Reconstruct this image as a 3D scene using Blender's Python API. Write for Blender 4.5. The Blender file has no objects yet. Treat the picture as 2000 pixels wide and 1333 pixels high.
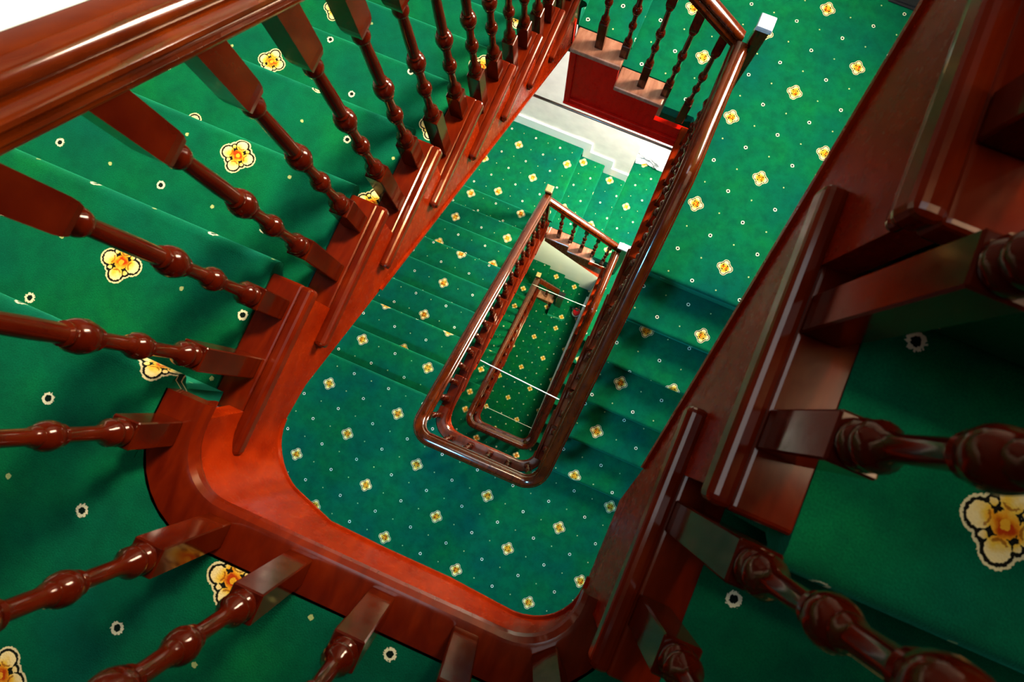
import bpy, bmesh, math, random
from mathutils import Vector, Matrix
random.seed(7)
scene = bpy.context.scene
C = scene.collection

# ------------------------------------------------------------------ camera
RISE = 0.17
cam_d = bpy.data.cameras.new('camera')
cam = bpy.data.objects.new('camera', cam_d)
C.objects.link(cam)
CR = ((0.918640135, -0.390355803, 0.061013516),
      (0.394757994, 0.913225261, -0.100924473),
      (-0.016322631, 0.116798844, 0.993021451))
mw = Matrix(CR).to_4x4()
mw.translation = (0.46206, 0.29790, 2.93609)
cam.matrix_world = mw
cam_d.sensor_fit = 'HORIZONTAL'
cam_d.sensor_width = 36.0
cam_d.lens = 36.0 * 1150.09 / 2000.0
cam_d.clip_start = 0.01
cam_d.dof.use_dof = True
cam_d.dof.focus_distance = 2.6
cam_d.dof.aperture_fstop = 20.7 / 2.2          # about 2 mm aperture, a phone lens
scene.camera = cam

# ------------------------------------------------------------------ light
scene.view_settings.view_transform = 'Standard'
scene.view_settings.look = 'None'
scene.view_settings.gamma = 1.0
scene.view_settings.use_curve_mapping = False
scene.view_settings.exposure = 0.0
w = bpy.data.worlds.new('sky'); scene.world = w; w.use_nodes = True
wb = w.node_tree.nodes['Background']
wb.inputs[0].default_value = (0.62, 0.80, 1.0, 1); wb.inputs[1].default_value = 5.5

def area(name, loc, target, size, energy, col, spread=180):
    d = bpy.data.lights.new(name, 'AREA'); d.shape = 'DISK'; d.size = size
    if name.startswith('window'): d.shape = 'RECTANGLE'; d.size = 1.0; d.size_y = size
    d.energy = energy; d.color = col; d.spread = math.radians(spread)
    o = bpy.data.objects.new(name, d); C.objects.link(o); o.location = loc
    o.rotation_euler = (Vector(target) - Vector(loc)).to_track_quat('-Z', 'Y').to_euler()
    return o

LAMPS = [
    # daylight from the landing windows in the right-hand wall, the top landing lamp, and added fill lights
    ('window_light_top', (1.76, 1.00, 4.15), (-0.5, 0.9, 2.0), 1.2, 9, (1.0, 0.84, 0.60), 50),
    ('fill_light_well', (0.75, 1.75, 5.5), (-0.45, 0.80, 1.4), 0.4, 19, (1.0, 0.82, 0.56), 44),  # added unseen fill, brightens the left flight from above the well
    ('lamp_light_top', (1.60, 2.60, 4.60), (-0.3, 0.9, 1.6), 0.4, 40, (1.0, 0.80, 0.52)),
    ('window_light_first', (1.76, 2.45, 1.95), (-0.6, 0.9, 1.6), 1.5, 345, (1.0, 0.93, 0.82)),
    ('window_light_second', (1.76, 2.45, -1.25), (-0.5, 1.3, -2.2), 1.3, 480, (1.0, 0.94, 0.84)),
    ('fill_light_ground', (1.05, 1.50, -3.42), (0.2, 2.1, -5.2), 0.4, 80, (0.95, 1.0, 0.60)),  # added unseen fill for the ground floor carpet and white wall
    ('fill_light_half', (-0.05, -0.65, 1.84), (0.0, -0.4, -1.0), 0.30, 74, (0.10, 0.54, 1.0)),  # added unseen blue fill, lifts and cools the middle half landing
]
for a_ in LAMPS:
    area(*a_)
portal_d = bpy.data.lights.new('skylight_portal', 'AREA'); portal_d.shape = 'RECTANGLE'
portal_d.size = 1.05; portal_d.size_y = 2.2
portal_d.cycles.is_portal = True
po = bpy.data.objects.new('skylight_portal', portal_d); C.objects.link(po); po.location = (-0.075, 1.0, 5.88)

# ------------------------------------------------------------------ constants (fitted)
g = 0.23521; GS = 0.24894; a = 0.1402; b = 0.02347; L = 1.96734; c0 = 0.0238
XL = 0.0; XR = 0.672               # well faces of the strings
BXL = -0.030; BXR = 0.694; BY = -0.045   # baluster centre lines
XW0, XW1 = -1.0, 1.80              # outer walls
YW0, YF1, YF2 = -1.0, 2.88, 3.50
RB = 0.58                          # underside of handrail above pitch line
LV = 0.705                         # underside of handrail above landings
PAT = 0.51

# ------------------------------------------------------------------ materials
def newmat(name):
    m = bpy.data.materials.new(name); m.use_nodes = True
    nt = m.node_tree; bs = nt.nodes['Principled BSDF']
    return m, nt, bs
def N(nt, t, **kw):
    n = nt.nodes.new(t)
    for k, v in kw.items(): setattr(n, k, v)
    return n
def math_(nt, op, x, y=None, z=None):
    n = N(nt, 'ShaderNodeMath', operation=op)
    for i, s in enumerate((x, y, z)):
        if s is None: continue
        if isinstance(s, (int, float)): n.inputs[i].default_value = s
        else: nt.links.new(s, n.inputs[i])
    return n.outputs[0]
def mix(nt, fac, A, B):
    n = N(nt, 'ShaderNodeMix', data_type='RGBA')
    nt.links.new(fac, n.inputs['Factor'])
    for k, s in ((6, A), (7, B)):
        if isinstance(s, tuple): n.inputs[k].default_value = (*s, 1)
        else: nt.links.new(s, n.inputs[k])
    return n.outputs[2]
def ramp(nt, fac, stops):
    n = N(nt, 'ShaderNodeValToRGB')
    el = n.color_ramp.elements
    el[0].position, el[0].color = stops[0][0], (*stops[0][1], 1)
    el[1].position, el[1].color = stops[-1][0], (*stops[-1][1], 1)
    for p, col in stops[1:-1]:
        e = el.new(p); e.color = (*col, 1)
    nt.links.new(fac, n.inputs[0])
    return n.outputs[0]

def wood_mat(name, c1, c2, c3, rough=0.22, coat=0.5, grain=1.0, spec=0.3, bump=0.10):
    m, nt, bs = newmat(name)
    tc = N(nt, 'ShaderNodeTexCoord')
    mp = N(nt, 'ShaderNodeMapping'); mp.inputs['Scale'].default_value = (14, 4, 4)
    mp.inputs['Rotation'].default_value = (0.3, 0.15, 0.2)
    nt.links.new(tc.outputs['Object'], mp.inputs[0])
    nz = N(nt, 'ShaderNodeTexNoise'); nz.inputs['Scale'].default_value = 3.0 * grain
    nz.inputs['Detail'].default_value = 4; nz.inputs['Distortion'].default_value = 0.4
    nt.links.new(mp.outputs[0], nz.inputs['Vector'])
    col = ramp(nt, nz.outputs['Fac'], [(0.28, c1), (0.5, c2), (0.74, c3)])
    nt.links.new(col, bs.inputs['Base Color'])
    n2 = N(nt, 'ShaderNodeTexNoise'); n2.inputs['Scale'].default_value = 55; n2.inputs['Detail'].default_value = 3
    nt.links.new(tc.outputs['Object'], n2.inputs['Vector'])
    rr = math_(nt, 'MULTIPLY_ADD', n2.outputs['Fac'], 0.22, rough - 0.11)
    nt.links.new(rr, bs.inputs['Roughness'])
    bp = N(nt, 'ShaderNodeBump'); bp.inputs['Strength'].default_value = bump; bp.inputs['Distance'].default_value = 0.002
    nt.links.new(n2.outputs['Fac'], bp.inputs['Height'])
    nt.links.new(bp.outputs[0], bs.inputs['Normal'])
    bs.inputs['Coat Weight'].default_value = coat
    bs.inputs['Coat Roughness'].default_value = 0.12
    bs.inputs['Specular IOR Level'].default_value = spec
    if spec < 0.15: bs.inputs['IOR'].default_value = 1.3
    bs.inputs['Specular Tint'].default_value = (1.0, 0.58, 0.25, 1)
    bs.inputs['Coat Tint'].default_value = (1.0, 0.80, 0.58, 1)
    return m
M = {}
M['string'] = wood_mat('mahogany_string', (0.145, 0.0065, 0.0004), (0.19, 0.0105, 0.0006), (0.245, 0.016, 0.0010), 0.26, 0.0, spec=0.14)
M['baluster'] = wood_mat('mahogany_baluster', (0.028, 0.0016, 0.0003), (0.043, 0.0031, 0.0004), (0.066, 0.0060, 0.0006), 0.13, 0.30, spec=0.2, bump=0.03)
M['rail'] = wood_mat('mahogany_rail', (0.036, 0.0045, 0.0004), (0.060, 0.0085, 0.0006), (0.095, 0.016, 0.0009), 0.12, 0.9, bump=0.015)

def carpet_mat():
    m, nt, bs = newmat('green_patterned_carpet')
    uv = N(nt, 'ShaderNodeUVMap'); uv.uv_map = 'UVMap'
    sx = N(nt, 'ShaderNodeSeparateXYZ'); nt.links.new(uv.outputs[0], sx.inputs[0])
    U, V = sx.outputs[0], sx.outputs[1]
    p2 = math_(nt, 'MULTIPLY', math_(nt, 'ADD', U, V), 2 / PAT)
    q2 = math_(nt, 'MULTIPLY', math_(nt, 'SUBTRACT', U, V), 2 / PAT)
    rp = math_(nt, 'ROUND', p2); rq = math_(nt, 'ROUND', q2)
    S = PAT / math.sqrt(2) / 2
    lx = math_(nt, 'MULTIPLY', math_(nt, 'SUBTRACT', p2, rp), S)
    ly = math_(nt, 'MULTIPLY', math_(nt, 'SUBTRACT', q2, rq), S)
    ep = math_(nt, 'PINGPONG', rp, 1.0); eq = math_(nt, 'PINGPONG', rq, 1.0)
    odd = math_(nt, 'GREATER_THAN', math_(nt, 'ADD', ep, eq), 0.5)
    even = math_(nt, 'SUBTRACT', 1.0, odd)
    ax = math_(nt, 'ABSOLUTE', lx); ay = math_(nt, 'ABSOLUTE', ly)
    def dist(cx, cy):
        dx = math_(nt, 'SUBTRACT', ax, cx); dy = math_(nt, 'SUBTRACT', ay, cy)
        return math_(nt, 'SQRT', math_(nt, 'ADD', math_(nt, 'MULTIPLY', dx, dx), math_(nt, 'MULTIPLY', dy, dy)))
    wob = N(nt, 'ShaderNodeTexNoise'); wob.inputs['Scale'].default_value = 330; wob.inputs['Detail'].default_value = 1
    nt.links.new(uv.outputs[0], wob.inputs['Vector'])
    wv = math_(nt, 'MULTIPLY', math_(nt, 'SUBTRACT', wob.outputs['Fac'], 0.5), 0.004)
    dpet = math_(nt, 'ADD', dist(0.0165, 0.0165), wv)
    dcen = math_(nt, 'ADD', dist(0, 0), wv)
    dsid = math_(nt, 'MINIMUM', dist(0.0225, 0.0), dist(0.0, 0.0225))
    lt = lambda d, r_: math_(nt, 'LESS_THAN', d, r_)
    mx = lambda x_, y_: math_(nt, 'MAXIMUM', x_, y_)
    dsid = math_(nt, 'ADD', dsid, wv)
    d_ = math_(nt, 'MINIMUM', math_(nt, 'MINIMUM', math_(nt, 'SUBTRACT', dpet, 0.0122), math_(nt, 'SUBTRACT', dcen, 0.0130)), math_(nt, 'SUBTRACT', dsid, 0.0040))
    border = lt(d_, 0.0066)
    black = lt(d_, 0.0036)
    petal = lt(d_, 0.0)
    # dark veins that part the four petals from the heart
    vein = math_(nt, 'MULTIPLY', lt(math_(nt, 'ABSOLUTE', math_(nt, 'SUBTRACT', dpet, 0.0085)), 0.0013), lt(dcen, 0.0200))
    heart = lt(dcen, 0.0050)
    # ring motifs
    ring = lt(math_(nt, 'ADD', dcen, wv), 0.0095); hole = lt(dcen, 0.0052)
    # little dots at the centres of the half-lattice cells
    dx = math_(nt, 'SUBTRACT', ax, S / 2); dy = math_(nt, 'SUBTRACT', ay, S / 2)
    ddot = math_(nt, 'SQRT', math_(nt, 'ADD', math_(nt, 'MULTIPLY', dx, dx), math_(nt, 'MULTIPLY', dy, dy)))
    dot = lt(math_(nt, 'ADD', ddot, wv), 0.0042)
    # green pile
    n1 = N(nt, 'ShaderNodeTexNoise'); n1.inputs['Scale'].default_value = 3.2; n1.inputs['Detail'].default_value = 3
    nt.links.new(uv.outputs[0], n1.inputs['Vector'])
    n2 = N(nt, 'ShaderNodeTexNoise'); n2.inputs['Scale'].default_value = 420; n2.inputs['Detail'].default_value = 2
    nt.links.new(uv.outputs[0], n2.inputs['Vector'])
    gcol = ramp(nt, n1.outputs['Fac'], [(0.30, (0.0006, 0.100, 0.062)), (0.52, (0.0010, 0.140, 0.050)), (0.75, (0.003, 0.170, 0.034))])
    gcol = mix(nt, math_(nt, 'MULTIPLY', math_(nt, 'SUBTRACT', n2.outputs['Fac'], 0.25), 0.9), gcol, (0.0002, 0.020, 0.009))
    n4 = N(nt, 'ShaderNodeTexNoise'); n4.inputs['Scale'].default_value = 16; n4.inputs['Detail'].default_value = 5; n4.inputs['Roughness'].default_value = 0.7
    nt.links.new(uv.outputs[0], n4.inputs['Vector'])
    gcol = mix(nt, math_(nt, 'MULTIPLY', math_(nt, 'SUBTRACT', n4.outputs['Fac'], 0.40), 2.0), gcol, (0.0010, 0.045, 0.024))
    n3 = N(nt, 'ShaderNodeTexNoise'); n3.inputs['Scale'].default_value = 46
    nt.links.new(uv.outputs[0], n3.inputs['Vector'])
    pcol = ramp(nt, math_(nt, 'ADD', math_(nt, 'MULTIPLY', dcen, 16.0), math_(nt, 'MULTIPLY', n3.outputs['Fac'], 0.55)),
                [(0.36, (0.50, 0.04, 0.002)), (0.46, (0.85, 0.32, 0.01)), (0.58, (0.92, 0.58, 0.06)), (0.74, (0.95, 0.76, 0.34))])
    col = mix(nt, math_(nt, 'MULTIPLY', dot, 0.85), gcol, (0.42, 0.50, 0.18))
    col = mix(nt, math_(nt, 'MULTIPLY', ring, odd), col, (0.78, 0.76, 0.50))
    col = mix(nt, math_(nt, 'MULTIPLY', hole, odd), col, (0.003, 0.008, 0.006))
    col = mix(nt, math_(nt, 'MULTIPLY', border, even), col, (0.74, 0.65, 0.34))
    col = mix(nt, math_(nt, 'MULTIPLY', black, even), col, (0.010, 0.006, 0.004))
    col = mix(nt, math_(nt, 'MULTIPLY', petal, even), col, pcol)
    col = mix(nt, math_(nt, 'MULTIPLY', math_(nt, 'MULTIPLY', vein, even), 0.8), col, (0.30, 0.07, 0.004))
    col = mix(nt, math_(nt, 'MULTIPLY', heart, even), col, (0.85, 0.40, 0.02))
    nt.links.new(col, bs.inputs['Base Color'])
    bs.inputs['Roughness'].default_value = 0.95
    bs.inputs['Specular IOR Level'].default_value = 0.05
    bs.inputs['Sheen Weight'].default_value = 0.55
    bs.inputs['Sheen Roughness'].default_value = 0.4
    bs.inputs['Sheen Tint'].default_value = (0.05, 0.8, 0.45, 1)
    bp = N(nt, 'ShaderNodeBump'); bp.inputs['Strength'].default_value = 0.35; bp.inputs['Distance'].default_value = 0.003
    nt.links.new(n2.outputs['Fac'], bp.inputs['Height']); nt.links.new(bp.outputs[0], bs.inputs['Normal'])
    return m
M['carpet'] = carpet_mat()

def plain(name, col, rough=0.6, noise=0.06, scale=6, metal=0.0, coat=0.0):
    m, nt, bs = newmat(name)
    tc = N(nt, 'ShaderNodeTexCoord'); nz = N(nt, 'ShaderNodeTexNoise')
    nz.inputs['Scale'].default_value = scale; nz.inputs['Detail'].default_value = 5
    nt.links.new(tc.outputs['Object'], nz.inputs['Vector'])
    lo = tuple(max(0, x * (1 - noise * 2)) for x in col); hi = tuple(min(1, x * (1 + noise)) for x in col)
    nt.links.new(ramp(nt, nz.outputs['Fac'], [(0.3, lo), (0.7, hi)]), bs.inputs['Base Color'])
    bs.inputs['Roughness'].default_value = rough; bs.inputs['Metallic'].default_value = metal
    bs.inputs['Coat Weight'].default_value = coat
    return m
M['wall'] = plain('cream_plaster', (0.84, 0.80, 0.72), 0.8, 0.05, 9)
M['dark_wall'] = plain('bounce_cut_dark_red', (0.10, 0.022, 0.014), 0.7, 0.1, 8)  # dark red invented for the unseen walls, to cut bounced light
M['skirt'] = plain('white_gloss_paint', (0.88, 0.88, 0.86), 0.35, 0.02, 5)
M['cap'] = plain('sky_tinted_cap', (0.55, 0.60, 0.64), 0.25, 0.15, 40, coat=0.8)  # bluish sky reflection put into the cap colour
M['cable'] = plain('white_cable', (0.80, 0.80, 0.74), 0.4, 0.03)
M['rod'] = plain('bronze_rod', (0.22, 0.10, 0.05), 0.3, 0.1, 30, metal=0.3, coat=0.5)
M['paper'] = plain('white_paper', (0.88, 0.88, 0.86), 0.7, 0.08, 14)
M['red'] = plain('red_enamel', (0.70, 0.01, 0.02), 0.25, 0.05, 6, coat=0.6)
M['black'] = plain('black_rubber', (0.004, 0.004, 0.005), 0.9, 0.2, 40)
M['steel'] = plain('bright_steel', (0.6, 0.6, 0.62), 0.25, 0.1, 30, metal=1.0)
M['globe'] = plain('opal_glass', (0.9, 0.88, 0.84), 0.3, 0.02)

# ------------------------------------------------------------------ mesh helpers
def link(name, me, mat, parent=None, smooth=False, label=None, cat=None, group=None, kind=None):
    if mat is not None and not me.materials: me.materials.append(M[mat])
    if smooth:
        for p in me.polygons: p.use_smooth = True
    o = bpy.data.objects.new(name, me); C.objects.link(o)
    o.parent = parent
    if label: o['label'] = label
    if cat: o['category'] = cat
    if group: o['group'] = group
    if kind: o['kind'] = kind
    return o
def thing(name, label, cat, loc=(0, 0, 0), group=None):
    o = bpy.data.objects.new(name, None); C.objects.link(o); o.location = loc
    o['label'] = label; o['category'] = cat; o.empty_display_size = 0.1
    if group: o['group'] = group
    return o
def mesh_from(name, V_, F_):
    me = bpy.data.meshes.new(name); me.from_pydata(V_, [], F_); me.update()
    bm = bmesh.new(); bm.from_mesh(me); bmesh.ops.recalc_face_normals(bm, faces=bm.faces); bm.to_mesh(me); bm.free()
    return me
def box_mesh(name, x0, x1, y0, y1, z0, z1, bev=0.0, seg=2):
    bm = bmesh.new(); bmesh.ops.create_cube(bm, size=1)
    for v in bm.verts:
        v.co = ((x0 + x1) / 2 + v.co.x * (x1 - x0), (y0 + y1) / 2 + v.co.y * (y1 - y0), (z0 + z1) / 2 + v.co.z * (z1 - z0))
    if bev: bmesh.ops.bevel(bm, geom=bm.edges[:], offset=bev, segments=seg, profile=0.5, affect='EDGES')
    me = bpy.data.meshes.new(name); bm.to_mesh(me); bm.free(); return me
def prism(name, poly, axis, d0, d1, bev=0.0):
    """extrude a 2-D polygon along an axis. axis 'x': poly=(y,z); 'y': poly=(x,z); 'z': poly=(x,y)"""
    def P(p, d):
        return {'x': (d, p[0], p[1]), 'y': (p[0], d, p[1]), 'z': (p[0], p[1], d)}[axis]
    n = len(poly)
    V_ = [P(p, d0) for p in poly] + [P(p, d1) for p in poly]
    F_ = [tuple(range(n)), tuple(range(2 * n - 1, n - 1, -1))] + [(i, (i + 1) % n, n + (i + 1) % n, n + i) for i in range(n)]
    me = mesh_from(name, V_, F_)
    if bev:
        bm = bmesh.new(); bm.from_mesh(me)
        bmesh.ops.bevel(bm, geom=bm.edges[:], offset=bev, segments=1, profile=0.5, affect='EDGES', clamp_overlap=True)
        bm.to_mesh(me); bm.free()
    return me
def sweep(name, path, prof, smooth_n=None):
    """path: (x,y,z) list; prof: closed (u,w) polygon, u along left normal, w up"""
    V_, F_ = [], []; n = len(prof(0) if callable(prof) else prof); m = len(path)
    for i, p in enumerate(path):
        p0 = path[max(0, i - 1)]; p1 = path[min(m - 1, i + 1)]
        dx, dy = p1[0] - p0[0], p1[1] - p0[1]; l = math.hypot(dx, dy) or 1
        nx, ny = -dy / l, dx / l
        pr_ = prof(i) if callable(prof) else prof
        for (u, w_) in pr_: V_.append((p[0] + nx * u, p[1] + ny * u, p[2] + w_))
    for i in range(m - 1):
        for j in range(n):
            F_.append((i * n + j, i * n + (j + 1) % n, (i + 1) * n + (j + 1) % n, (i + 1) * n + j))
    F_.append(tuple(range(n - 1, -1, -1))); F_.append(tuple((m - 1) * n + j for j in range(n)))
    return mesh_from(name, V_, F_)
def edge_split_smooth(o, ang=35):
    md = o.modifiers.new('split', 'EDGE_SPLIT'); md.split_angle = math.radians(ang)
def lathe(name, prof, seg=20, cx=0, cy=0):
    V_, F_ = [], []
    for (r_, z) in prof:
        for s in range(seg):
            t = 2 * math.pi * s / seg; V_.append((cx + r_ * math.cos(t), cy + r_ * math.sin(t), z))
    n = len(prof)
    for i in range(n - 1):
        for s in range(seg):
            F_.append((i * seg + s, i * seg + (s + 1) % seg, (i + 1) * seg + (s + 1) % seg, (i + 1) * seg + s))
    F_.append(tuple(range(seg))); F_.append(tuple((n - 1) * seg + s for s in range(seg)))
    return mesh_from(name, V_, F_)
def tube(name, pts, rad, seg=8):
    V_, F_ = [], []; m = len(pts)
    for i, p in enumerate(pts):
        p = Vector(p); d = (Vector(pts[min(m - 1, i + 1)]) - Vector(pts[max(0, i - 1)])).normalized()
        s = d.cross(Vector((0, 0, 1)))
        if s.length < 1e-3: s = Vector((1, 0, 0))
        s.normalize(); t = s.cross(d)
        for k in range(seg):
            q = 2 * math.pi * k / seg; V_.append(tuple(p + s * rad * math.cos(q) + t * rad * math.sin(q)))
    for i in range(m - 1):
        for k in range(seg):
            F_.append((i * seg + k, i * seg + (k + 1) % seg, (i + 1) * seg + (k + 1) % seg, (i + 1) * seg + k))
    F_.append(tuple(range(seg))); F_.append(tuple((m - 1) * seg + k for k in range(seg)))
    return mesh_from(name, V_, F_)
def set_uv(me, fn):
    ul = me.uv_layers.new(name='UVMap')
    for p in me.polygons:
        for li in p.loop_indices:
            ul.data[li].uv = fn(me.vertices[me.loops[li].vertex_index].co, p)

def arc(cx, cy, r_, t0, t1, n=8):
    return [(cx + r_ * math.cos(math.radians(t0 + (t1 - t0) * i / n)), cy + r_ * math.sin(math.radians(t0 + (t1 - t0) * i / n))) for i in range(n + 1)]

# ------------------------------------------------------------------ carpeted step
def step_profile(length, rise, rr=0.2):
    """(t, z, s): t runs forward to the nosing at t=length, z relative to the tread top, s = carpet length"""
    R_ = 0.020
    pts = [(-0.028 if length > 0.15 else 0.0, 0.0)]
    pts.append((length - R_, 0.0))
    for i in range(1, 7):
        th = math.pi / 2 - math.pi * i / 6 * 0.92
        pts.append((length - R_ + R_ * math.cos(th), -R_ + R_ * math.sin(th)))
    pts.append((length - 0.024, -0.052)); pts.append((length - 0.026, -rise))
    return pts
def carpet_step(parent, axis, sgn, n0, length, z, x0, x1, ucen, vfun, rise=RISE, name='carpeted_step'):
    """axis: direction of descent ('y' or 'x'); sgn +-1; n0 = coordinate of nosing"""
    pr_ = step_profile(length, rise)
    prof = [(n0 - sgn * (length - t), z + zz) for t, zz in pr_]
    back = n0 - sgn * (length - pr_[0][0])
    prof.append((back - sgn * 0.0, z - rise))
    n = len(prof)
    # arc length, reaching rr=0.2 over the riser
    s = [pr_[0][0]]
    for i in range(1, n - 1):
        s.append(s[-1] + math.hypot(pr_[i][0] - pr_[i - 1][0], pr_[i][1] - pr_[i - 1][1]))
    tot = s[-1]; flat = pr_[1][0]
    want = length + 0.2
    s = [si if i < 2 else flat + (si - flat) * (want - flat) / (tot - flat) for i, si in enumerate(s)] + [0.0]
    V_, F_, T = [], [], []
    NX = 2
    for k in range(NX):
        xx = x0 + (x1 - x0) * k / (NX - 1)
        for i, (t, zz) in enumerate(prof):
            V_.append((xx, t, zz) if axis == 'y' else (t, xx, zz)); T.append((xx, s[i]))
    for i in range(n):
        F_.append((i, (i + 1) % n, n + (i + 1) % n, n + i))
    F_.append(tuple(range(n - 1, -1, -1))); F_.append(tuple(range(n, 2 * n)))
    me = bpy.data.meshes.new('carpeted_step'); me.from_pydata(V_, [], F_); me.update()
    ul = me.uv_layers.new(name='UVMap')
    for p in me.polygons:
        for li in p.loop_indices:
            q = T[me.loops[li].vertex_index]
            ul.data[li].uv = (q[0] - ucen, vfun(q[1])) if axis == 'y' else (vfun(q[1]), q[0] - ucen)
    bm = bmesh.new(); bm.from_mesh(me); bmesh.ops.recalc_face_normals(bm, faces=bm.faces); bm.to_mesh(me); bm.free()
    o = link(name, me, 'carpet', parent)
    for p in me.polygons: p.use_smooth = len(p.vertices) == 4
    edge_split_smooth(o, 50)
    return o

def flat_carpet(name, poly, z, u0, v0, thick, label, holes=None):
    me = prism(name, poly, 'z', z, z - thick)
    set_uv(me, lambda co, p: (co.x - u0, co.y - v0))
    me.materials.append(M['carpet']); 
    o = link(name, me, None, kind='structure', label=label)
    return o

# ------------------------------------------------------------------ tread end with returned nosing
def tread_end(parent, side, nose, z, x_in, x_face, sgn):
    """side: +1 when the well lies towards +x of the flight. nose = front y, descending along sgn*y"""
    xo = x_face + side * 0.022
    th = 0.034
    bm = bmesh.new()
    def addbox(x0, x1, y0, y1, z0, z1, bev):
        t = bmesh.new(); bmesh.ops.create_cube(t, size=1)
        for v in t.verts:
            v.co = ((x0 + x1) / 2 + v.co.x * abs(x1 - x0), (y0 + y1) / 2 + v.co.y * abs(y1 - y0), (z0 + z1) / 2 + v.co.z * (z1 - z0))
        if bev: bmesh.ops.bevel(t, geom=t.edges[:], offset=bev, segments=3, profile=0.5, affect='EDGES')
        me_ = bpy.data.meshes.new('t'); t.to_mesh(me_); t.free(); bm.from_mesh(me_); bpy.data.meshes.remove(me_)
    back = nose - sgn * (g + 0.03)
    addbox(min(x_in, x_face), max(x_in, x_face), min(nose, back), max(nose, back), z - th, z - 0.002, 0.006)     # board under the balusters
    rb = nose - sgn * 1.42 * g
    addbox(min(x_face - side * 0.004, xo), max(x_face - side * 0.004, xo), min(nose, rb), max(nose, rb), z - th, z, 0.009)  # returned nosing
    xs = x_face + side * 0.012
    addbox(min(x_face - side * 0.002, xs), max(x_face - side * 0.002, xs), min(nose - sgn * 0.008, rb + sgn * 0.006), max(nose - sgn * 0.008, rb + sgn * 0.006), z - th - 0.024, z - th + 0.002, 0.007)  # scotia
    me = bpy.data.meshes.new('tread_end'); bm.to_mesh(me); bm.free()
    return link('tread_end', me, 'tread', parent)

# ------------------------------------------------------------------ balusters
TURN = [(0.0165, 0.040), (0.0192, 0.046), (0.0196, 0.052), (0.0165, 0.057), (0.0185, 0.062), (0.0188, 0.069), (0.0150, 0.075),
        (0.0118, 0.081), (0.0096, 0.092), (0.0098, 0.140), (0.0120, 0.148), (0.0140, 0.149), (0.0140, 0.154), (0.0125, 0.155), (0.0168, 0.159), (0.0184, 0.167), (0.0172, 0.176), (0.0135, 0.183), (0.0125, 0.184),
        (0.0125, 0.189), (0.0108, 0.192), (0.0100, 0.200), (0.0100, 0.235), (0.0118, 0.244), (0.0150, 0.245), (0.0150, 0.251), (0.0135, 0.252), (0.0190, 0.257), (0.0212, 0.268), (0.0198, 0.280),
        (0.0155, 0.288), (0.0140, 0.289), (0.0148, 0.291), (0.0148, 0.295), (0.0118, 0.298), (0.0122, 0.34), (0.0106, 0.412), (0.0106, 0.421), (0.0150, 0.425), (0.0168, 0.432), (0.0160, 0.439), (0.0125, 0.445), (0.0120, 0.455)]
def baluster_mesh(name, base):
    bm = bmesh.new()
    me_ = lathe('t', TURN, 20); bm.from_mesh(me_); bpy.data.meshes.remove(me_)
    for f in bm.faces: f.smooth = True
    def addmesh(me2):
        bm.from_mesh(me2); bpy.data.meshes.remove(me2)
    h = 0.0200
    addmesh(box_mesh('t', -h, h, -h, h, base, 0.044, 0.002, 1))
    # upper square block with rounded shoulders
    V_, F_ = [], []
    rings = [(0.0120, 0.446), (0.0165, 0.452), (0.0190, 0.462), (0.0200, 0.474), (0.0200, 0.60)]
    for hh, z in rings:
        V_ += [(-hh, -hh, z), (hh, -hh, z), (hh, hh, z), (-hh, hh, z)]
    for i in range(len(rings) - 1):
        for k in range(4): F_.append((i * 4 + k, i * 4 + (k + 1) % 4, i * 4 + 4 + (k + 1) % 4, i * 4 + 4 + k))
    F_ += [(3, 2, 1, 0), tuple(range(len(rings) * 4 - 4, len(rings) * 4))]
    addmesh(mesh_from('t', V_, F_))
    me = bpy.data.meshes.new(name); bm.to_mesh(me); bm.free(); me.materials.append(M['baluster'])
    return me
BAL = {}
def baluster(parent, x, y, zp, zbase, rot=0.0):
    key = round(zbase - zp, 3)
    if key not in BAL: BAL[key] = baluster_mesh('baluster', key)
    o = link('baluster', BAL[key], None, parent); edge_split_smooth(o, 38)
    o.location = (x, y, zp); o.rotation_euler = (0, 0, rot)
    return o

HALF = [(0.0, 0.088), (0.010, 0.0875), (0.018, 0.084), (0.0245, 0.077), (0.0275, 0.068), (0.0265, 0.060), (0.0225, 0.0555), (0.0210, 0.052), (0.0255, 0.0505), (0.0325, 0.047), (0.0368, 0.040),
        (0.0368, 0.033), (0.033, 0.027), (0.0275, 0.0245), (0.0265, 0.0215), (0.0315, 0.019), (0.0325, 0.014), (0.030, 0.0095), (0.0262, 0.008), (0.0262, 0.006), (0.0288, 0.004), (0.0278, 0.0)]
HALF = [(u, w_ * 0.87) for u, w_ in HALF]
RAILP = HALF + [(-u, w_) for u, w_ in reversed(HALF[1:])]
def handrail(parent, path, label=None):
    me = sweep('handrail', path, RAILP)
    o = link('handrail', me, 'rail', parent, smooth=True); edge_split_smooth(o, 40)
    return o
def newel(parent, x, y, z0, z1, sx=0.0265, sy=0.0265, cap='cap'):
    me = box_mesh('newel_post', x - sx, x + sx, y - sy, y + sy, z0, z1 - 0.022, 0.003, 1)
    o = link('newel_post', me, 'baluster', parent)
    V_, F_ = [], []
    for e, z in ((0.002, z1 - 0.026), (0.0045, z1 - 0.022), (0.0045, z1 - 0.010), (0.002, z1 - 0.002), (-0.003, z1)):
        V_ += [(x - sx - e, y - sy - e, z), (x + sx + e, y - sy - e, z), (x + sx + e, y + sy + e, z), (x - sx - e, y + sy + e, z)]
    for i in range(4):
        for k in range(4): F_.append((i * 4 + k, i * 4 + (k + 1) % 4, i * 4 + 4 + (k + 1) % 4, i * 4 + 4 + k))
    F_ += [(3, 2, 1, 0), (16, 17, 18, 19)]
    cp = link('newel_cap', mesh_from('newel_cap', V_, F_), cap, o); cp['label'] = 'square newel cap'
    return o

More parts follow.
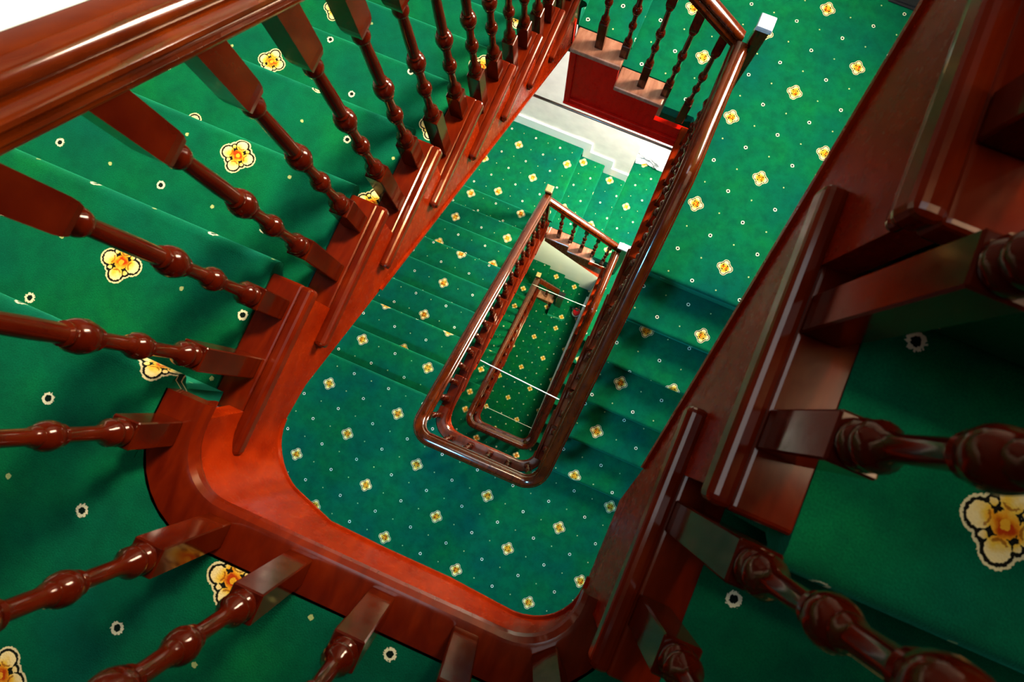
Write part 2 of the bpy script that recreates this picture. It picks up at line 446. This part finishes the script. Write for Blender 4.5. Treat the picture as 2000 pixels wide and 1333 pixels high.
# ------------------------------------------------------------------ one storey
def face_path(zl):
    """well face of the half-landing string from the left flight round to the right flight"""
    r_ = 0.105; y0 = -0.030
    pts = [(XL, a - 0.06)] + arc(XL + r_, y0 + r_, r_, 180, 270, 9) + [(0.22, y0), (0.34, y0), (0.46, y0)] + arc(XR - r_, y0 + r_, r_, 270, 360, 9) + [(XR, 0.09)]
    return [(x, y, zl) for x, y in pts]
CAPP = [(-0.052, -0.034), (0.004, -0.034), (0.008, -0.048), (0.000, -0.060), (-0.004, -0.060), (-0.004, -0.0345), (-0.003, -0.0342), (0.010, -0.034), (0.018, -0.030), (0.022, -0.020), (0.0205, -0.010), (0.014, -0.002), (0.006, 0.0), (-0.052, 0.0)]
CAPP = [(-0.052, -0.034), (-0.002, -0.034), (-0.002, -0.062), (0.003, -0.062), (0.006, -0.050), (0.012, -0.040), (0.014, -0.034), (0.018, -0.030), (0.023, -0.020), (0.0215, -0.010), (0.015, -0.002), (0.006, 0.0), (-0.052, 0.0)]

def pitchL(zh, y): return zh - (y - a) / g * RISE
def pitchR(zh, y): return zh + RISE + (y - b) / g * RISE

def storey(tag, zf, right_pat, hl_pat, left_pat, short_pat, words):
    """zf = floor landing at the top of the storey. 6 risers down the right, half landing, 9 risers down the left, 3 across the far end"""
    zh = zf - 6 * RISE; zq = zf - 15 * RISE; zn = zf - 18 * RISE
    # ---- right flight (descends towards -y)
    fl = thing('stair_flight', words['right'], 'stairs', (1.2, b, zh))
    kids = []
    u0, v0 = right_pat
    for k in range(0, 6):
        nose = b + (5 - k) * g; z = zf - k * RISE
        ln = g if k else 0.14
        kids.append(carpet_step(fl, 'y', -1, nose, ln, z, XR + 0.060, XW1 - 0.003, u0 if k else words['fl'][0],
                                lambda s, k=k, ln=ln, nose=nose: (-(nose + ln) + s) + k * 0.2 - v0 if k else nose + ln - s - words['fl'][1]))
        if k: kids.append(tread_end(fl, -1, nose + 0.03, z, XR + 0.066, XR, -1))
    # cut string
    top = []
    for k in range(5, 0, -1):
        nose = b + (5 - k) * g + 0.045; z = zf - k * RISE - 0.033
        top += [(nose, z), (nose + g, z)]
    top += [(b + 5 * g + 0.045, zf - 0.033), (1.40, zf - 0.033)]
    hs = 0.405
    bot = [(1.40, zf - 0.25), (b + 5 * g + 0.08, zf - 0.27)] + [(y, pitchR(zh, y) - hs) for y in (0.9, 0.6, 0.29)] + [(0.225, zh - 0.118), (0.09, zh - 0.122)]
    poly = [(0.09, zh - 0.034), (b + 0.045, zh - 0.034)] + top + bot
    me = prism('stair_string', poly, 'x', XR, XR + 0.03)
    kids.append(link('stair_string', me, 'string', fl))
    ys = (0.29, 1.1)
    me = prism('string_bead', [(y, pitchR(zh, y) - hs) for y in ys] + [(y, pitchR(zh, y) - hs + 0.012) for y in reversed(ys)], 'x', XR - 0.005, XR + 0.002)
    kids.append(link('string_bead', me, 'string', fl))
    # plaster soffit
    kids.append(link('soffit', prism('soffit', [(b, zh - 0.20), (b, zh - 0.12), (b + 5 * g, zf - 0.20), (b + 5 * g, zf - 0.27)], 'x', XR + 0.031, XW1 - 0.003), 'wall', fl))
    for o in kids: o.location -= fl.location if o.parent == fl else Vector()
    # ---- half landing
    r2 = 0.105 + 0.048
    poly = [(XW0, YW0), (XW1, YW0), (XW1, b + 0.12), (XR + 0.048, b + 0.12)] + [(x, y) for x, y in reversed(arc(XR - 0.105, -0.030 + 0.105, r2, 270, 360, 8))] \
        + [(x, y) for x, y in reversed(arc(0.105, -0.030 + 0.105, r2, 180, 270, 8))] + [(-0.048, a - 0.14), (XW0, a - 0.14)]
    flat_carpet('floor', poly, zh, hl_pat[0], hl_pat[1], 0.12, words['half'])
    # ---- left flight (descends towards +y)
    fl2 = thing('stair_flight', words['left'], 'stairs', (-0.5, a + 8 * g, zq))
    kids = []
    u0, v0 = left_pat
    for k in range(0, 9):
        nose = a + k * g; z = zh - k * RISE
        ln = g if k else 0.14
        kids.append(carpet_step(fl2, 'y', 1, nose, ln, z, XW0 + 0.003, XL - (0.0665 if k else 0.049), u0 if k else hl_pat[0],
                                lambda s, k=k, ln=ln, nose=nose: (nose - ln + s) + k * 0.2 - (v0 if k else hl_pat[1])))
        if k: kids.append(tread_end(fl2, 1, nose - 0.025, z, XL - 0.066, XL, 1))
    top = [(a - 0.03, zh - 0.034)]
    for k in range(1, 9):
        y0 = a + (k - 1) * g - 0.04; y1 = a + k * g - 0.04; z = zh - k * RISE - 0.033
        top += [(y0, z), (y1, z)]
    top[0] = (a - 0.04, zh - 0.034)
    top += [(top[-1][0], zq - 0.033), (L + 0.036, zq - 0.033)]
    hl_ = 0.392
    bot = [(L + 0.036, pitchL(zh, L + 0.036) - hl_), (a + 0.30, pitchL(zh, a + 0.30) - hl_), (a + 0.02, zh - 0.405), (a - 0.06, zh - 0.385)]
    top[0] = (a - 0.06, zh - 0.034)
    me = prism('stair_string', top + bot, 'x', XL - 0.03, XL)
    kids.append(link('stair_string', me, 'string', fl2))
    ya, yb = a + 0.30, L
    me = prism('string_bead', [(ya, pitchL(zh, ya) - hl_), (yb, pitchL(zh, yb) - hl_), (yb, pitchL(zh, yb) - hl_ + 0.012), (ya, pitchL(zh, ya) - hl_ + 0.012)], 'x', XL - 0.002, XL + 0.006)
    kids.append(link('string_bead', me, 'string', fl2))
    kids.append(link('soffit', prism('soffit', [(a, zh - 0.30), (a, zh - 0.2), (a + 8 * g, zq - 0.05), (a + 8 * g, zq - 0.15)], 'x', XW0 + 0.022, XL - 0.070), 'wall', fl2))
    for o in kids: o.location -= fl2.location
    # ---- half landing string and nosing
    fp = face_path(zh)
    tr = thing('trim_' + words['trim'], words['apron'], 'trim', (0.33, -0.03, zh)); tr['kind'] = 'structure'; del tr['category']
    nn = len(fp)
    def apron(i):
        x = fp[i][0]; f = min(1, max(0, (x - 0.0) / 0.26)); f = f * f * (3 - 2 * f)
        bz = -0.385 * (1 - f) - 0.205 * f
        if x > 0.45: q_ = (x - 0.45) / 0.222; bz = -0.205 + q_ * q_ * 0.083
        return [(-0.03, -0.034), (-0.03, bz), (0.0, bz), (0.004, bz + 0.004), (0.004, bz + 0.010), (0.0, bz + 0.014), (0.0, -0.034)]
    o1 = link('apron_board', sweep('apron_board', fp, apron), 'string', tr, smooth=True); edge_split_smooth(o1, 30)
    o2 = link('landing_nosing', sweep('landing_nosing', [(XL, a - 0.025, zh)] + fp, CAPP), 'tread', tr, smooth=True); edge_split_smooth(o2, 30)
    for o in (o1, o2): o.location -= tr.location
    # ---- balustrade of the storey: floor landing, right flight, half landing, left flight
    bt = thing('balustrade', words['bal'], 'balustrade', (BXR, b, zh), 'stairwell balustrades'); bt['group'] = 'mahogany balustrades round the open well'
    kids = []
    r_ = 0.095
    ptsR = [(BXR, y) for y in [1.948, 1.8, 1.6, 1.45, 1.40, 1.36, 1.33, 1.28, 1.2, 1.0, 0.8, 0.6, 0.45, 0.3, 0.2, 0.12]]
    ptsC = [(x, y) for x, y in reversed(arc(BXR - r_, BY + r_, r_, 270, 360, 10))]
    ptsB = [(0.5, BY), (0.35, BY), (0.2, BY)]
    ptsD = [(x, y) for x, y in reversed(arc(BXL + r_, BY + r_, r_, 180, 270, 10))]
    ptsL = [(BXL, y) for y in [0.09, 0.15, 0.22, 0.3, 0.45, 0.6, 0.8, 1.0, 1.2, 1.4, 1.6, 1.8, 1.99]]
    path = []
    for x, y in ptsR: path.append((x, y, min(zf + LV, pitchR(zh, y) + RB)))
    for x, y in ptsC: path.append((x, y, max(zh + LV, min(zh + LV + 0.05, pitchR(zh, y) + RB))))
    for x, y in ptsB: path.append((x, y, zh + LV))
    for x, y in ptsD: path.append((x, y, min(zh + LV, pitchL(zh, y) + RB)))
    for x, y in ptsL: path.append((x, y, min(zh + LV, pitchL(zh, y) + RB)))
    # soften the kinks
    zs = [p[2] for p in path]
    for _ in range(2):
        zs = [zs[0]] + [(zs[i - 1] + 2 * zs[i] + zs[i + 1]) / 4 if abs(path[i + 1][1] - path[i - 1][1]) + abs(path[i + 1][0] - path[i - 1][0]) < 0.14 else zs[i] for i in range(1, len(zs) - 1)] + [zs[-1]]
    path = [(p[0], p[1], z) for p, z in zip(path, zs)]
    kids.append(handrail(bt, path))
    # right flight balusters, two on each tread
    for k in range(5, 0, -1):
        for j in range(2):
            y = b + (5 - k) * g + 0.112 + j * g / 2
            kids.append(baluster(bt, BXR, y, pitchR(zh, y), zf - k * RISE - 0.0015))
    for j in range(6):
        y = b + 5 * g + 0.112 + j * 0.118
        if y < 1.93: kids.append(baluster(bt, BXR, y, min(zf + LV - RB, pitchR(zh, y)), zf - 0.0005))
    # half landing
    zl = zh + LV - RB
    for x, y, ro in [(-0.022, 0.058, 0.05), (0.112, BY, 0), (0.246, BY, 0), (0.380, BY, 0), (0.514, BY, 0), (0.640, -0.020, 0.75)]:
        kids.append(baluster(bt, x, y, zl if y < 0 else min(zl, pitchL(zh, y)), zh + 0.0005, ro))
    # left flight
    for k in range(1, 9):
        for j in (1, 0):
            y = a + k * g - 0.081 - j * g / 2
            kids.append(baluster(bt, BXL, y, pitchL(zh, y), zh - k * RISE - 0.0015))
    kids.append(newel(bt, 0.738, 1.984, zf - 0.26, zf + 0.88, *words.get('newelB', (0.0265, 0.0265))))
    kids.append(newel(bt, BXL - 0.004, 2.034, zq - 0.30, zq + 0.88, cap='capw'))
    for o in kids: o.location -= bt.location
    # ---- quarter landing
    flat_carpet('floor', [(XW0, a + 8 * g - 0.026), (-0.05, a + 8 * g - 0.026), (-0.05, L + 0.03), (c0 - 0.14, L + 0.03), (c0 - 0.14, YF1), (XW0, YF1)] if words['last'] == 0 else
                [(XW0, a + 8 * g - 0.026), (-0.05, a + 8 * g - 0.026), (-0.05, L + 0.03), (c0 - 0.14, L + 0.03), (c0 - 0.14, 2.42), (XW0, 2.42)], zq, 0.19, 0.36, 0.14, words['quarter'])
    return zh, zq, zn

def short_flight(zq, zn, pat, words, yend, style, newel_x=None):
    fl = thing('stair_flight', words['short'], 'stairs', (0.3, L, zn))
    kids = []
    for k in range(3):
        nose = c0 + k * GS; z = zq - k * RISE
        ln = GS if k else 0.14
        ys = L + 0.102 if style != 'ground' or k < 2 else L - 0.16
        kids.append(carpet_step(fl, 'x', 1, nose, ln, z, ys, yend, pat[1] if k else 0.36,
                                lambda s, k=k, ln=ln, nose=nose: (nose - ln + s) + k * 0.2 - (pat[0] if k else 0.19)))
        if k:
            me = box_mesh('tread_end', nose - GS - 0.02, nose - 0.012, L - 0.02, L + 0.10, z - 0.034, z - 0.002, 0.007, 2)
            kids.append(link('tread_end', me, 'cap2', fl))
    top = [(c0 - 0.02, zq - 0.034)]
    for k in (1, 2):
        top += [(c0 + (k - 1) * GS - 0.02, zq - k * RISE - 0.03), (c0 + k * GS - 0.02, zq - k * RISE - 0.03)]
    top[0] = (0.0, zq - 0.034); 
    top = [(0.002, zq - 0.034), (c0 - 0.02, zq - 0.034)] + top[1:] + [(c0 + 2 * GS - 0.02, zn - 0.03), (0.704, zn - 0.03)]
    if style == 'panel':
        bot = [(0.704, zn - RISE), (0.002, zn - RISE)]
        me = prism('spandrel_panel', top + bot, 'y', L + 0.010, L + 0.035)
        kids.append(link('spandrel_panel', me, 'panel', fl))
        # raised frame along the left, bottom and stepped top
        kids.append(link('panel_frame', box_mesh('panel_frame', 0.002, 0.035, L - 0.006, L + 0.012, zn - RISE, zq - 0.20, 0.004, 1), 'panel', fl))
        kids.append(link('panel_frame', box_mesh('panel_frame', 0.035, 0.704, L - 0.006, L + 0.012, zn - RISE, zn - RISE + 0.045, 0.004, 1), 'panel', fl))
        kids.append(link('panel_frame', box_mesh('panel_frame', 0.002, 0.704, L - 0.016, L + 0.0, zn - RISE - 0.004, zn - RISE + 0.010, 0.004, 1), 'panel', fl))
    else:
        bot = [(0.704, zn - 0.42), (0.002, zq - 0.36)]
        me = prism('stair_string', top + bot, 'y', L, L + 0.03)
        kids.append(link('stair_string', me, 'string', fl))
    kids.append(link('soffit', prism('soffit', [(c0, zq - 0.22), (c0, zq - 0.17), (0.56, zn - 0.12), (0.56, zn - 0.17)] if style != 'panel' else [(0, zn - RISE + 0.002), (0, zn - RISE + 0.03), (0.56, zn - RISE + 0.03), (0.56, zn - RISE + 0.002)], 'y', L + 0.036, yend), 'wall', fl))
    for o in kids: o.location -= fl.location
    bt = thing('balustrade', words['sbal'], 'balustrade', (0.3, L, zn), 'mahogany balustrades round the open well')
    kids = []
    pit = lambda x: zq - (x - c0) / GS * RISE
    x1 = 0.70 if newel_x is None else newel_x
    xs = [-0.0, 0.1, 0.2, 0.3, 0.4, 0.5, 0.58, 0.64, 0.695]
    path = [(x, L + 0.045, pit(x) + RB + 0.03) for x in xs if x <= x1 + 0.01]
    kids.append(handrail(bt, path))
    n = 5 if newel_x is None else 2
    for j in range(n):
        x = c0 + 0.105 + j * 0.1245
        k = 1 + int((x - c0) / GS)
        kids.append(baluster(bt, x, L + 0.045, pit(x) + 0.03, zq - k * RISE - 0.0015))
    if newel_x is not None:
        kids.append(newel(bt, newel_x, L + 0.03, zn, zn + 0.88, 0.045, 0.045, cap='black'))
    for o in kids: o.location -= bt.location

M['capw'] = plain('brass_toned_cap', (0.50, 0.36, 0.14), 0.3, 0.15, 40, coat=0.6)
M['panel'] = wood_mat('brightened_red_panel', (0.50, 0.0040, 0.0015), (0.60, 0.006, 0.002), (0.68, 0.009, 0.003), 0.3, 0.0, spec=0.12)  # own red, with the colour brightened to make up for weak light
M['tread'] = wood_mat('mahogany_tread', (0.066, 0.0036, 0.0005), (0.095, 0.0062, 0.0007), (0.135, 0.011, 0.0010), 0.20, 0.3, spec=0.2)
M['cap2'] = wood_mat('bare_tread_end', (0.26, 0.10, 0.06), (0.36, 0.15, 0.09), (0.46, 0.22, 0.14), 0.3, 0.4)

# ------------------------------------------------------------------ room shell
Z3 = -36 * RISE
ZT = 5.9
def struct(name, me, mat, label):
    return link(name, me, mat, kind='structure', label=label)
struct('wall_left', box_mesh('wall_left', XW0 - 0.15, XW0, YW0 - 0.15, YF2 + 0.15, Z3 - 0.1, ZT), 'dark_wall', 'unseen wall beside the left flights, coloured dark red to cut bounce')
struct('wall_right', box_mesh('wall_right', XW1, XW1 + 0.15, YW0 - 0.15, YF2 + 0.15, Z3 - 0.1, ZT), 'dark_wall', 'unseen wall beside the right flights, coloured dark red to cut bounce')
struct('wall_near', box_mesh('wall_near', XW0, XW1, YW0 - 0.15, YW0, Z3 - 0.1, ZT), 'dark_wall', 'unseen wall behind the half landings, coloured dark red to cut bounce')
struct('wall_far', box_mesh('wall_far', XW0, 0.525, YF1, YF2 + 0.15, -2.95, ZT, 0.0), 'wall', 'cream plaster wall behind the short flights')
struct('wall_alcove', box_mesh('wall_alcove', 0.525, XW1, YF2, YF2 + 0.15, Z3 - 0.1, ZT), 'wall', 'cream plaster wall at the back of the floor landings')
struct('wall_ground', box_mesh('wall_ground', XW0, 0.72, 2.42, 2.60, Z3 - 0.1, -3.30), 'skirt', 'bright white wall behind the lowest short flight')
struct('wall_passage', box_mesh('wall_passage', 0.725, 0.80, -0.02, 2.42, Z3, -5.25), 'skirt', 'white wall under the lowest right flight')
struct('baseboard_passage', box_mesh('baseboard_passage', 0.700, 0.725, -0.02, 2.30, Z3, Z3 + 0.09, 0.004, 1), 'skirt', 'thin white skirting beside the ground floor carpet')
# tall windows in the right-hand wall, one for every floor
for n_, (yc, zc) in enumerate(((1.00, 4.15), (2.45, 1.95), (2.45, -1.25))):
    wn = thing('window_%d' % (n_ + 1), ['tall window of the top landing', 'tall window of the wide right landing', 'tall window of the lower landing'][n_], 'window', (XW1, yc, zc))
    wn['kind'] = 'structure'; del wn['category']
    for nm, bx_ in (('window_frame', (-0.02, 0.0, -0.55, -0.50, -0.8, 0.8)), ('window_frame', (-0.02, 0.0, 0.50, 0.55, -0.8, 0.8)), ('window_frame', (-0.02, 0.0, -0.50, 0.50, 0.75, 0.8)),
                    ('window_frame', (-0.02, 0.0, -0.50, 0.50, -0.8, -0.75)), ('window_bar', (-0.016, 0.0, -0.50, 0.50, -0.012, 0.012)), ('window_pane', (-0.006, 0.0, -0.50, 0.50, -0.75, -0.012)), ('window_pane', (-0.006, 0.0, -0.50, 0.50, 0.012, 0.75))):
        link(nm, box_mesh(nm, *bx_, 0.002, 1), 'globe' if nm == 'window_pane' else 'skirt', wn)
# ceiling with an open skylight over the well
struct('ceiling', mesh_from('ceiling', [(XW0, YW0, ZT), (XW1, YW0, ZT), (XW1, YF2, ZT), (XW0, YF2, ZT), (-0.60, -0.1, ZT), (0.45, -0.1, ZT), (0.45, 2.1, ZT), (-0.60, 2.1, ZT)],
       [(0, 1, 5, 4), (1, 2, 6, 5), (2, 3, 7, 6), (3, 0, 4, 7)]), 'wall', 'white ceiling with an open skylight over the stairwell')

# ------------------------------------------------------------------ the stairs
A = dict(fl=(0.1, 0.1), right='upper right stair flight, dark and closest to the camera', left='upper left stair flight with wide green treads behind turned balusters',
         half='green carpeted half landing nearest the camera', apron='curved glossy red apron board round the nearest half landing', trim='1',
         quarter='green carpeted quarter landing at the top edge', bal='large near balustrade with thick handrail crossing the upper left corner', last=0,
         short='short upper stair flight above the red panelled spandrel', sbal='short balustrade above the red panelled spandrel at the top edge')
B = dict(fl=(0.36, 0.09), right='middle right stair flight of six steps descending from the pale capped newel', left='middle left stair flight of nine green carpeted steps',
         half='green carpeted half landing in the lower middle', apron='small curved apron board inside the middle handrail loop', trim='2',
         quarter='green carpeted quarter landing below the cream wall', bal='middle balustrade with a dark glossy handrail loop rounding the well', last=0,
         short='short three step flight beside the gilded newel', sbal='short dark balustrade between the two middle newels', newelB=(0.0265, 0.0265))
D = dict(fl=(0.38, 0.39), right='lower right stair flight seen as a narrow strip inside the well', left='lower left stair flight glimpsed through the well',
         half='green carpeted half landing deep in the well', apron='dark curved apron board inside the innermost handrail loop', trim='3',
         quarter='green carpeted quarter landing deepest in the well', bal='innermost and deepest handrail loop with its balusters', last=1,
         newelB=(0.054, 0.0265), short='lowest short flight of green steps at the foot of the well', sbal='tiny dark balustrade at the foot of the lowest short flight')  # newel widened so its pale cap takes in glare on the rail end
storey('A', 18 * RISE, (0.905, 0.424), (0.17, 0.41), (-0.335, 0.455), None, A)
storey('B', 0.0, (0.42, 0.44), (0.22, 0.46), (0.25, 0.0), None, B)
storey('C', -18 * RISE, (0.3, 0.2), (0.1, 0.3), (0.05, 0.2), None, D)
short_flight(3 * RISE, 0.0, (0.1, 0.2), A, YF1, 'panel')
short_flight(-15 * RISE, -18 * RISE, (0.26, 0.26), B, YF1, 'string')
short_flight(-33 * RISE, -36 * RISE, (0.1, 0.05), D, 2.42, 'ground', newel_x=0.345)

# floor landings
def floor_landing(zf, u0, v0, label):
    poly = [(XR + 0.060, b + 5 * g + 0.14), (XW1, b + 5 * g + 0.14), (XW1, YF2), (0.525, YF2), (0.525, L + 0.085), (0.69, L + 0.085), (XR + 0.060, L + 0.02)]
    flat_carpet('floor', poly, zf, u0, v0, 0.20, label)
floor_landing(18 * RISE, 0.1, 0.1, 'green carpeted top floor landing')
floor_landing(0.0, 0.36, 0.09, 'wide green carpeted landing at the right, strewn with gold flower motifs')
floor_landing(-18 * RISE, 0.38, 0.39, 'green carpeted landing below the short three step flight')
flat_carpet('floor', [(XW0, YW0), (XW1, YW0), (XW1, YF2), (XW0, YF2)], Z3, 0.45, 0.14, 0.1, 'green carpeted ground floor at the bottom of the well')
# landing edge strips along the well
for n_, zf in enumerate((18 * RISE, 0.0, -18 * RISE)):
    t = thing('trim_%d' % (4 + n_), ['wooden landing edge above the camera', 'orange wooden landing edge below the long middle handrail', 'wooden landing edge beside the lower newel'][n_], 'trim', (XR, 1.7, zf))
    t['kind'] = 'structure'; del t['category']
    o1 = link('edge_board', box_mesh('edge_board', XR, XR + 0.03, 1.38, L + 0.005, zf - 0.25, zf - 0.03, 0.003, 1), 'string', t)
    o2 = link('landing_nosing', box_mesh('landing_nosing', XR - 0.022, XR + 0.066, b + 5 * g + 0.03, L + 0.02, zf - 0.034, zf - 0.001, 0.010, 3), 'string', t)
    for o in (o1, o2): o.location -= t.location

# skirting boards on the far wall, stepping down with the short flights
n_ = 0
for zq, yf, nm in ((3 * RISE, YF1, 'upper'), (-15 * RISE, YF1, 'middle')):
    steps = [(XW0, zq), (c0 + 0.0, zq), (c0 + 0.0, zq - RISE), (c0 + GS, zq - RISE), (c0 + GS, zq - 2 * RISE), (0.50, zq - 2 * RISE)]
    h = 0.15
    poly = [(XW0, zq - 0.02), (c0, zq - 0.02), (c0, zq - RISE - 0.02), (c0 + GS, zq - RISE - 0.02), (c0 + GS, zq - 2 * RISE - 0.02), (0.525, zq - 2 * RISE - 0.02),
            (0.525, zq - 2 * RISE + h), (c0 + GS + 0.07, zq - 2 * RISE + h), (c0 + GS + 0.07, zq - RISE + h), (c0 + 0.07, zq - RISE + h), (c0 + 0.07, zq + h), (XW0, zq + h)]
    struct('baseboard_' + nm, prism('baseboard', poly, 'y', YF1 - 0.018, YF1 + 0.002), 'skirt', 'white stepped skirting of the %s quarter landing' % nm)

for nm, zh_ in (('rake_upper', 12 * RISE), ('rake_middle', -6 * RISE), ('rake_lower', -24 * RISE)):
    y1 = a + 8 * g
    poly = [(YW0, zh_ - 0.02), (a, zh_ - 0.02), (a, zh_ - 0.3), (y1, zh_ - 8 * RISE - 0.3), (y1, zh_ - 9 * RISE), (YF1 if nm != 'rake_lower' else 2.42, zh_ - 9 * RISE),
            (YF1 if nm != 'rake_lower' else 2.42, zh_ - 9 * RISE + 0.16), (y1 + 0.1, zh_ - 9 * RISE + 0.17), (a - 0.05, zh_ + 0.26), (a - 0.2, zh_ + 0.16), (YW0, zh_ + 0.16)]
    struct('baseboard_' + nm, prism('baseboard', poly, 'x', XW0 - 0.002, XW0 + 0.020), 'skirt', 'white raking skirting along the wall of the %s left flight' % nm.split('_')[1])

# ------------------------------------------------------------------ cables and rod across the well
def line(name, p, q, rad, mat, label, cat, sag=0.0):
    pts = []
    for i in range(9):
        f = i / 8; v = Vector(p).lerp(Vector(q), f); v.z -= sag * 4 * f * (1 - f); pts.append(tuple(v))
    link(name, tube(name, pts, rad, 8), mat, smooth=True, label=label, cat=cat)
line('bronze_rod', (-0.17, L - 0.026, -0.187), (0.715, L - 0.026, -0.184), 0.008, 'rod', 'thin bronze rod spanning the well below the red spandrel', 'rod')
line('white_cable', (-0.08, 0.536, -10.2 * RISE), (0.70, 0.491, -10.2 * RISE), 0.0045, 'cable', 'bright white cable stretched across the middle of the well', 'cable', 0.01)
line('white_cable', (-0.05, 0.155, -28.2 * RISE), (0.70, 0.135, -28.2 * RISE), 0.0028, 'cable', 'faint white cable crossing near the lower end of the well', 'cable', 0.01)
line('white_cable', (-0.04, 1.80, -25.5 * RISE), (0.70, 1.80, -25.5 * RISE), 0.0030, 'cable', 'thin white cable across the lowest steps', 'cable', 0.02)

# ------------------------------------------------------------------ small things
# fire extinguisher on the ground floor
fe = thing('fire_extinguisher', 'small red fire extinguisher against the white wall at the bottom', 'extinguisher', (0.64, 1.98, Z3))
link('cylinder_body', lathe('cylinder_body', [(0.055, 0.0), (0.058, 0.01), (0.058, 0.30), (0.052, 0.33), (0.035, 0.355), (0.018, 0.365), (0.018, 0.39)], 20), 'red', fe, smooth=True)
link('valve', box_mesh('valve', -0.015, 0.015, -0.015, 0.015, 0.385, 0.425, 0.004, 1), 'steel', fe)
link('lever_handle', box_mesh('lever_handle', -0.08, 0.02, -0.010, 0.010, 0.425, 0.437, 0.003, 1), 'black', fe)
link('hose', tube('hose', [(0.0, 0.015, 0.40), (0.01, 0.05, 0.40), (0.01, 0.072, 0.36), (0.01, 0.074, 0.25), (0.01, 0.072, 0.12)], 0.009, 8), 'black', fe, smooth=True)
link('instruction_label', lathe('instruction_label', [(0.0585, 0.12), (0.0590, 0.12), (0.0590, 0.24), (0.0585, 0.24)], 20), 'paper', fe, smooth=True)
# white paper pile on the lower landing
pp = thing('paper_pile', 'ragged pile of white paper sheets on the green landing beyond the cream wall', 'papers', (0.69, 3.31, -18 * RISE))
M['paper_grey'] = plain('grey_printed_paper', (0.42, 0.45, 0.47), 0.7, 0.2, 30)
for i in range(9):
    ro = random.uniform(-0.32, 0.32); z = 0.006 + i * 0.020
    V_, F_ = [], []; nx, ny = 7, 6
    for layer in (0, 1):
        for iy in range(ny):
            for ix in range(nx):
                x = -0.165 + 0.33 * ix / (nx - 1); y = -0.12 + 0.24 * iy / (ny - 1)
                edge = 0.012 * math.sin(ix * 2.3 + i * 1.7) if iy in (0, ny - 1) else 0
                xr = x * math.cos(ro) - y * math.sin(ro) + random.uniform(-0.002, 0.002); yr = x * math.sin(ro) + y * math.cos(ro) + edge
                V_.append((xr + 0.01 * math.sin(i * 2.1), yr + 0.012 * math.cos(i * 1.3), z + 0.003 * math.sin(ix * 1.9 + i) * math.sin(iy * 1.3 + i * 2) + (0.003 if layer else 0)))
    n0 = nx * ny
    for iy in range(ny - 1):
        for ix in range(nx - 1):
            q = iy * nx + ix; F_.append((q, q + 1, q + nx + 1, q + nx)); F_.append((n0 + q, n0 + q + nx, n0 + q + nx + 1, n0 + q + 1))
    link('paper_sheet', mesh_from('paper_sheet', V_, F_), 'paper' if i % 2 == 0 else 'paper_grey', pp)
# dark doormat on the right-hand landing
dm = thing('doormat', 'black doormat at the back edge of the wide right landing', 'mat', (1.6, 3.27, 0.0))
link('mat_pile', box_mesh('mat_pile', -0.19, 0.19, -0.20, 0.20, 0.0, 0.016, 0.006, 2), 'black', dm)
link('mat_edging', box_mesh('mat_edging', -0.20, 0.20, -0.212, 0.21, 0.0, 0.008, 0.003, 1), 'black', dm)
